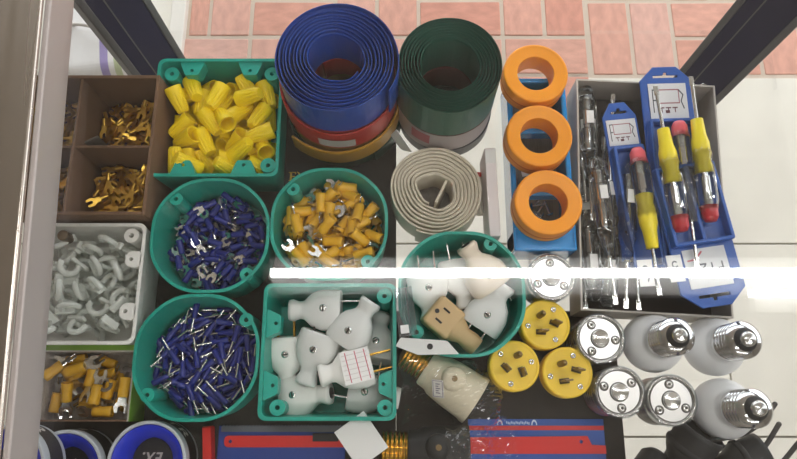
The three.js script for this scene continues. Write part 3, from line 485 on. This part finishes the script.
// ---------------------------------------------------------------- yellow round plugs, silver screw bases, bulbs
{
  const t = thing('round_plug', 'round yellow plug with three brown prongs and steel screws', 'plug', [0.1118, L1, -0.0655], 0.55, 'round yellow plugs'), R = 0.0188, H = 0.032;
  part('body', lathe([[0, 0], [0.011, 0], [0.0125, 0.004], [0.0125, 0.01], [0.0175, 0.016], [R, 0.018], [R, H - 0.0045], [R - 0.0007, H - 0.004], [R - 0.0007, H - 0.003], [R, H - 0.0025], [R, H - 0.0008], [R - 0.001, H], [R - 0.0022, H], [R - 0.0026, H - 0.0008], [0, H - 0.0008]], 48), mat.yellowPlug, t);
  for (const [x, z, a] of [[-0.0062, 0.003, 0.2], [0.0062, 0.003, -0.2]]) { const p = part('prong', rbox(0.0015, 0.016, 0.0062, 0.0005, 0, H + 0.007, 0), mat.darkMetal, t, x, 0, z); p.rotation.y = a + PI / 4; part('prong_base', rbox(0.004, 0.0008, 0.0075, 0.0003, 0, H - 0.0002, 0), M(0x4a3a16), p); }
  const g = part('ground_pin', loft([[0, 0.0024, 0.0024], [0.013, 0.0024, 0.0024], [0.017, 0.0012, 0.0012]], 12).rotateZ(PI / 2).translate(0, H - 0.001, 0), mat.darkMetal, t, 0, 0, -0.0078); void g;
  for (const a of [0.55, 2.6, 4.71]) part('screw', lathe([[0.0004, -0.0006], [0.0008, 0.0004], [0.0016, 0.0004], [0.0022, 0.0001], [0.0023, -0.001]], 14), mat.tin, t, 0.0138 * Math.cos(a), H - 0.0002, a > 4 ? 0.0135 : -0.0118 * Math.sin(a) + 0.0);
  const u = dup(t); u.position.set(0.0868, L1, -0.0345); u.rotation.y = -0.25;
  const v = dup(t); v.position.set(0.1262, L1, -0.0298); v.rotation.y = 0.7;
  t.userData.label = 'round yellow plug with brown prongs next to the octagonal box and carton'; u.userData.label = 'round yellow plug with brown prongs next to the bagged cream lamp holder'; v.userData.label = 'round yellow plug with brown prongs touching two silver screw bases';
}
{
  const t = thing('screw_base', '', 'lamp base', [0.1178, SH + 0.0002, -0.1015], 0, 'silver screw bases'), R = 0.0182, H = 0.036;
  part('thread', lathe([[R - 0.002, 0], ...thread(R - 0.0002, 0.026, 0.0052, 0.0018, 0.001), [R, 0.029], [R, H - 0.001], [R - 0.0006, H], [R - 0.0018, H], [R - 0.002, H - 0.0016]], 44), metal(0xb4b2ae, 0.2), t);
  part('skirt', lathe([[R + 0.0009, 0.0285], [R + 0.0009, H - 0.0004], [R + 0.0003, H + 0.0004], [R - 0.0004, H]], 44), mat.clearPl, t);
  part('end_disc', cyl(R - 0.0018, R - 0.0018, 0.0012, 44, 0, H - 0.002, 0), metal(0xf2f2f0, 0.34), t);
  const post = part('centre_contact', lathe([[0, 0.004], [0.0024, 0.004], [0.0026, 0.0034], [0.0058, 0.0032], [0.006, 0.0026], [0.006, 0], [0, 0]], 24), mat.tin, t, 0, H - 0.0014, 0); void post;
  const dk = metal(0x55534f, 0.4), ring = (r) => new THREE.TorusGeometry(r, 0.00045, 6, 24).rotateX(PI / 2);
  part('contact_groove', ring(0.0067), dk, t, 0, H - 0.0013, 0);
  for (const a of [0.6, 2.7, 4.7]) { const r = part('rivet', lathe([[0.0009, 0.0007], [0.0012, 0.0012], [0.0022, 0.001], [0.0028, 0]], 14), mat.tin, t, 0.0116 * Math.cos(a), H - 0.0014, 0.0116 * Math.sin(a)); part('rivet_hole', cyl(0.0009, 0.0009, 0.0006, 10, 0, 0.0007, 0), dk, r); part('rivet_groove', ring(0.003), dk, r); }
  part('rim_groove', ring(R - 0.0026), dk, t, 0, H - 0.0013, 0);
  const set = (x, z, r, l) => { const o = dup(t, l); o.position.set(x, L1, z); o.rotation.y = r; return o; };
  t.userData.label = 'silver screw base between the orange spools and a yellow plug';
  set(0.1515, -0.0545, 0.5, 'silver screw base between the carton, a yellow plug and a bulb');
  set(0.1625, -0.0155, 1.2, 'silver screw base above the blue and red blade pack').position.y = L1;
  set(0.2005, -0.0095, 2.2, 'silver screw base between two bulbs and the black lamp holder').position.y = SH + 0.0002;
}
{
  const t = thing('light_bulb', '', 'bulb', [0.1955, SH + 0.0002, -0.0525], 0, 'frosted bulbs standing on their heads'), R = 0.0225;
  const p = []; for (let i = 0; i <= 22; i++) { const a = -PI / 2 + i / 22 * (PI * 0.8); p.push([R * Math.cos(a), R + R * Math.sin(a)]); } p.push([0.0136, 0.0445], [0.0126, 0.047]);
  part('glass', lathe(p, 48), mat.frost, t);
  part('screw_cap', lathe([[0.0126, 0.045], [0.0133, 0.0455], [0.0133, 0.0495], ...thread(0.0134, 0.0176, 0.0044, 0.0019, 0.05), [0.0128, 0.0682], [0.0112, 0.0698], [0.009, 0.0712], [0.0082, 0.0712]], 40), mat.chrome, t);
  part('insulator', lathe([[0.0084, 0.0711], [0.0074, 0.0728], [0.005, 0.0742]], 32), mat.black, t);
  part('contact', lathe([[0.0055, 0.0742], [0.0052, 0.0758], [0.0035, 0.0772], [0, 0.0776]], 24), mat.tin, t);
  t.userData.label = 'frosted bulb on its head beside the two silver screw bases';
  dup(t, 'frosted bulb on its head below the corner of the carton').position.set(0.2425, SH + 0.0002, -0.05);
  dup(t, 'frosted bulb on its head above the black cord').position.set(0.2432, SH + 0.0002, -0.0035);
}

// ---------------------------------------------------------------- lamp holders in clear bags
function holder(label, m) { // axis +x: threaded cap at -x, wide holder at +x
  const t = thing('lamp_holder', label, 'lamp holder', [0, 0, 0], 0);
  part('screw_cap', lathe([[0, -0.04], [0.005, -0.0396], [0.009, -0.0375], ...thread(0.0131, 0.0195, 0.0035, 0.0012, -0.0365), [0.0132, -0.016]], 36).rotateZ(-PI / 2), mat.gold, t);
  part('body', lathe([[0.0134, -0.018], [0.0145, -0.0165], [0.0148, -0.01], [0.0165, -0.007], [0.0178, 0.004], [0.0185, 0.022], [0.0192, 0.0235], [0.0192, 0.027], [0.0168, 0.0272], [0.0162, 0.004], [0, 0.003]], 40).rotateZ(-PI / 2), m, t);
  part('knob', lathe([[0, 0.0062], [0.005, 0.006], [0.0085, 0.004], [0.0095, 0.001], [0.0095, -0.004]], 24), m, t, 0.004, 0.0155, -0.003);
  part('knob_socket', cyl(0.0022, 0.0022, 0.0006, 12, 0.004, 0.0219, -0.003), mat.darkMetal, t);
  return t;
}
const H1 = holder('cream lamp holder with gold screw cap inside a clear bag', mat.cream); H1.position.set(0.036, L1 + 0.0196, -0.0245); H1.rotation.y = -0.6;
{
  const tx = canvasTex(64, 96, (g, w, h) => { g.fillStyle = '#d9d5cf'; g.fillRect(0, 0, w, h); g.strokeStyle = '#6a5f72'; g.lineWidth = 3; g.strokeRect(6, 6, w - 12, h - 12); g.fillStyle = '#5c5266'; for (let i = 0; i < 5; i++) g.fillRect(20, 20 + i * 12, 24 - (i % 2) * 8, 5); });
  const s = part('price_sticker', new THREE.BoxGeometry(0.009, 0.0004, 0.014), M(0xffffff, { map: tx, roughness: 0.7 }), H1, -0.002, 0.016, 0.0095); s.rotation.set(0.55, 0.6, 0.12); s.userData.label = 'small white price sticker';
}
const H2 = holder('black lamp holder with gold screw cap in front of the blade packs', mat.black); H2.position.set(0.0245, L1 + 0.0196, 0.026); H2.rotation.y = -0.03;
function bagSheet(x0, x1, z0, z1, top, seedy, n = 34) {
  const pos = [], uv = [], idx = [];
  const rid = (x, z, s) => 1 - Math.abs(4 * fbm(x, z, s, 2));
  for (let j = 0; j <= n; j++) for (let i = 0; i <= n; i++) {
    const u = i / n, v = j / n, x = x0 + (x1 - x0) * u, z = z0 + (z1 - z0) * v, e = Math.min(1, 7 * Math.min(u, 1 - u, v, 1 - v));
    const y = Math.max(0.0008 + 0.003 * e * (1 + noise.noise(u * 9, v * 9, seedy)), top(x, z)) + e * 0.0022 * rid(u * 7, v * 7, seedy) + e * rr(0, 0.0016) + 0.0006;
    pos.push(x + e * rr(-0.0007, 0.0007) + 0.005 * noise.noise(v * 4, u * 3, seedy) * (1 - e), y, z + 0.006 * noise.noise(u * 5, 1, seedy) * (1 - e)); uv.push(u, v);
  }
  for (let j = 0; j < n; j++) for (let i = 0; i < n; i++) { const a = j * (n + 1) + i; idx.push(a, a + n + 1, a + 1, a + 1, a + n + 1, a + n + 2); }
  let g = new THREE.BufferGeometry(); g.setAttribute('position', new THREE.Float32BufferAttribute(pos, 3)); g.setAttribute('uv', new THREE.Float32BufferAttribute(uv, 2)); g.setIndex(idx); g = g.toNonIndexed(); g.computeVertexNormals(); return g;
}
const capsule = (ax, az, bx, bz, y, r) => (x, z) => { const dx = bx - ax, dz = bz - az, t = Math.max(0, Math.min(1, ((x - ax) * dx + (z - az) * dz) / (dx * dx + dz * dz))), d = Math.hypot(x - ax - t * dx, z - az - t * dz); return d < r ? y + Math.sqrt(r * r - d * d) : Math.max(0, y - 2.2 * (d - r)); };
one('clear_bag', bagSheet(0.0035, 0.082, -0.0395, 0.0075, capsule(0.01, -0.0415, 0.058, -0.0095, 0.0205, 0.0215), 1.7), mat.bag, 'crinkled clear plastic bag around the cream lamp holder', 'plastic bag', [0, L1, 0]);
one('clear_bag', bagSheet(0.034, 0.092, 0.0095, 0.055, capsule(0.0, 0.026, 0.047, 0.026, 0.0205, 0.0215), 8.2), mat.bag, 'crinkled clear plastic bag around the black lamp holder', 'plastic bag', [0, L1, 0]);
{ // white card tags and the folded strip of clear packaging
  const a = one('card_tag', rbox(0.026, 0.0012, 0.031, 0.0004), mat.paper, 'blank white card tag lying over the red blade', 'tag', [-0.0268, L1 + 0.0375, 0.018], 0.62); a.rotation.set(0.12, 0.62, 0.1, 'YXZ');
  const b = one('card_tag', slab(roundPoly([[0, 0], [0.034, -0.004], [0.042, -0.014], [0.012, -0.013], [-0.004, -0.006]], 0.001), 0.0008), mat.greyPlastic, 'grey folded plastic tag between the two green boxes', 'tag', [0.0015, L1 + 0.0505, -0.0535], 0); b.rotation.set(0.1, 0.05, -0.06);
  part('hanging_hole', cyl(0.0022, 0.0022, 0.0006, 14, 0.021, 0.0010, 0.0075), mat.black, b);
  const c = thing('packaging_strip', 'folded strip of clear packaging over the box rims', 'packaging', [0.0035, L1 + 0.052, -0.072], 0.12);
  for (const [x, r] of [[-0.003, 0.5], [0.002, -0.4], [0.006, 0.35]]) part('fold', box(0.0055, 0.0004, 0.036, x, 0, 0), mat.clearPl, c).rotation.z = r;
  part('sticker', box(0.006, 0.0005, 0.006, -0.0005, 0.0032, 0.013), mat.paper, c);
}

// ---------------------------------------------------------------- saw blade packs
function bladeShape(l, w) { const s = new THREE.Shape(); s.moveTo(-l / 2 + w * 0.4, -w / 2); s.lineTo(l / 2 - w * 0.4, -w / 2); s.quadraticCurveTo(l / 2, -w / 2, l / 2, 0); s.quadraticCurveTo(l / 2, w / 2, l / 2 - w * 0.4, w / 2); s.lineTo(-l / 2 + w * 0.4, w / 2); s.quadraticCurveTo(-l / 2, w / 2, -l / 2, 0); s.quadraticCurveTo(-l / 2, -w / 2, -l / 2 + w * 0.4, -w / 2); s.holes.push(new THREE.Path().absarc(l / 2 - w * 0.55, 0, w * 0.16, 0, 2 * PI, true), new THREE.Path().absarc(-l / 2 + w * 0.55, 0, w * 0.16, 0, 2 * PI, true)); return s; }
{
  const a = thing('blade_pack', 'blue card pack with a red saw blade in front of the square box', 'blade pack', [-0.09, L1, 0.034], 0);
  part('card', rbox(0.098, 0.0012, 0.05, 0.0004, 0, 0.0006, 0), mat.deepBlue, a);
  part('red_blade', slab(bladeShape(0.112, 0.0085), 0.0012), mat.red, a, 0.012, 0.0013, -0.0135);
  const teeth = new THREE.Shape(); teeth.moveTo(-0.05, 0); teeth.lineTo(0.05, 0); teeth.lineTo(0.05, 0.004); for (let i = 40; i > 0; i--) { const x = -0.05 + 0.1 * i / 40; teeth.lineTo(x - 0.0003, 0.0055); teeth.lineTo(x - 0.0025, 0.004); } teeth.lineTo(-0.05, 0);
  part('saw_blade', slab(teeth, 0.0007), metal(0x70757c, 0.4), a, 0.003, 0.0012, -0.0205);
  part('staple', box(0.02, 0.0004, 0.006, 0.034, 0.0031, -0.0165), mat.black, a);
  const tx = canvasTex(512, 160, (g, w, h) => { g.fillStyle = '#1f4ea0'; g.fillRect(0, 0, w, h); g.fillStyle = '#c8292a'; g.fillRect(0, 13, w, 9); g.strokeStyle = '#cfdcec'; g.lineWidth = 4; g.beginPath(); g.arc(120, 12, 9, PI, 0); g.stroke(); g.beginPath(); g.arc(250, 12, 9, PI, 0); g.stroke(); g.fillStyle = '#b5c7e0'; for (let i = 0; i < 15; i++) g.fillRect(144 + i * 6, 4 + (i % 3), 4, 5); });
  const b = thing('blade_pack', 'blue card pack with white print and a red saw blade below the yellow plugs', 'blade pack', [0.1065, L1, 0.034], 0);
  const cg = new THREE.BoxGeometry(0.105, 0.0012, 0.06); part('card', cg.translate(0, 0.0006, 0), M(0xffffff, { map: tx, roughness: 0.4 }), b);
  const sh = new THREE.Shape(); sh.moveTo(-0.0525, -0.008); sh.lineTo(0.0525, -0.008); sh.lineTo(0.0525, -0.002); sh.lineTo(0.042, -0.0015); sh.lineTo(0.039, 0.005); sh.lineTo(-0.0525, 0.004); sh.closePath(); sh.holes.push(new THREE.Path().absarc(0.034, 0.0008, 0.0014, 0, 2 * PI, true));
  part('red_blade', slab(sh, 0.0014), mat.red, b, 0, 0.0012, -0.0125);
}

// ---------------------------------------------------------------- blue and white tape rolls, lower left
{
  const tx = canvasTex(128, 128, (g, w, h) => { g.fillStyle = '#1b1a1d'; g.fillRect(0, 0, w, h); g.fillStyle = '#b9b4ab'; g.font = 'italic bold 44px sans-serif'; g.translate(w / 2, h / 2); g.rotate(PI); g.textAlign = 'center'; g.fillText('EX.', 6, 22); });
  const sx = canvasTex(512, 64, (g, w, h) => { g.fillStyle = '#1a1a1c'; g.fillRect(0, 0, w, h); g.fillStyle = '#d6d2cc'; g.font = 'bold 50px sans-serif'; g.translate(w, h); g.rotate(PI); for (let i = 0; i < 4; i++) g.fillText('TR', 20 + i * 128, 50); });
  const t = thing('tape_roll', '', 'tape roll', [-0.1825, L1, 0.0335], 0, 'blue cored tape rolls'), R = 0.0288, H = 0.03;
  part('winding', lathe([[0.0262, 0], [0.0262, H - 0.0006], [0.0266, H], [R - 0.0006, H], [R, H - 0.0006], [R, 0], [0.0262, 0]], 56), M(0xc7cdd2, { roughness: 0.4 }), t);
  part('core', lathe([[0.0168, 0.0005], [0.0168, H - 0.008], [0.0252, H - 0.0006], [0.026, H - 0.0006], [0.026, 0.0005], [0.0168, 0.0005]], 48), M(0x2438c8, { roughness: 0.4 }), t);
  const d = part('inner_label', new THREE.CylinderGeometry(0.0165, 0.0165, 0.001, 40).translate(0, 0.012, 0), M(0xffffff, { map: tx, roughness: 0.5 }), t); d.rotation.y = PI / 2;
  part('side_label', new THREE.CylinderGeometry(R + 0.0002, R + 0.0002, H * 0.6, 56, 1, true), M(0xffffff, { map: sx, roughness: 0.5 }), t, 0, H * 0.45, 0);
  t.userData.label = 'blue cored tape roll below the blue pin terminals box';
  const u = dup(t, 'blue cored tape roll lying lower between its two neighbours'); u.position.set(-0.2425, L1, 0.04); u.rotation.y = 0.7;
  const v = dup(t, 'blue cored tape roll partly under the steel counter edge'); v.position.set(-0.269, L1 + 0.0302, 0.036); v.rotation.y = 1.9;
  const r = one('red_packet', rbox(0.02, 0.012, 0.03, 0.002, 0, 0.006, 0), mat.red, 'small red packet between tape roll and blade pack', 'packet', [-0.1445, L1, 0.024], 0.1); r.scale.x = 0.35;
}

// ---------------------------------------------------------------- black rubber lamp holders with cords, lower right
{
  const mk = (label, x, h, z, rx, ry, rz) => {
    const t = thing('rubber_lamp_holder', label, 'lamp holder', [x, SH + h, z]); t.rotation.set(rx, ry, rz, 'YXZ');
    part('body', lathe([[0, -0.02], [0.008, -0.02], [0.0115, -0.016], [0.0125, -0.004], [0.0165, 0.002], [0.0172, 0.018], [0.0178, 0.019], [0.0178, 0.0225], [0.0158, 0.0228], [0.0148, 0.004], [0, 0.003]], 36), mat.rubber, t);
    part('ring', lathe([[0.0172, 0.004], [0.0182, 0.005], [0.0182, 0.0075], [0.0172, 0.0085]], 36), mat.rubber, t);
    return t;
  };
  mk('black rubber lamp holder touching the silver screw base and cord', 0.2125, 0.0192, 0.0295, 1.15, 2.6, 0);
  mk('black rubber lamp holder next to the blade pack', 0.182, 0.0192, 0.044, 1.3, -0.7, 0);
  mk('black rubber lamp holder lying under the cords', 0.2485, 0.0192, 0.038, 1.45, 1.9, 0);
  const cordM = M(0x3a3836, { roughness: 0.6 });
  const cord = (label, pts) => one('cord', merge([tube(pts, 0.0019, 40, 8), new THREE.SphereGeometry(0.0019, 8, 6).translate(...pts[pts.length - 1])]), cordM, label, 'cord', [0, SH, 0]);
  cord('black cord curving up beside the frosted bulb', [[0.2257, 0.026, 0.0193], [0.2398, 0.028, 0.0171], [0.2539, 0.03, 0.0136], [0.2661, 0.033, 0.0051], [0.2763, 0.035, -0.0069]]);
  cord('black cord end standing straight below the curved one', [[0.2562, 0.03, 0.0337], [0.267, 0.032, 0.0219], [0.2765, 0.036, 0.0072]]);
  cord('short black cord end outermost at the counter post side', [[0.262, 0.03, 0.048], [0.2762, 0.03, 0.0357], [0.29, 0.034, 0.02]]);
}

// ---------------------------------------------------------------- goods on the floor beyond the left post
{
  const tx = canvasTex(128, 128, (g, w, h) => { g.fillStyle = '#e4e2df'; g.fillRect(0, 0, w, h); g.fillStyle = '#8f80b8'; g.fillRect(70, 0, 14, h); g.fillStyle = '#b9c39a'; g.fillRect(94, 0, 12, h); });
  const t = thing('plastic_sack', 'pale plastic sack with purple and green stripes on the floor', 'sack', [-0.66, 0.001, -0.8], 0.12);
  const g = new RoundedBoxGeometry(0.17, 0.11, 0.2, 5, 0.035); const p = g.attributes.position; for (let i = 0; i < p.count; i++) { const n = 1 + 0.08 * noise.noise(p.getX(i) * 22, p.getY(i) * 22, p.getZ(i) * 22); p.setX(i, p.getX(i) * n); p.setZ(i, p.getZ(i) * n); } g.computeVertexNormals();
  part('body', g.translate(0, 0.055, 0), M(0xffffff, { map: tx, roughness: 0.45 }), t);
  part('handle', tube([[-0.05, 0.105, -0.03], [-0.045, 0.125, -0.02], [0, 0.14, 0.0], [0.04, 0.125, 0.02], [0.045, 0.105, 0.03]], 0.004, 24, 8), M(0xcfcac4, { roughness: 0.5 }), t);
}
renderer.render(scene, camera);
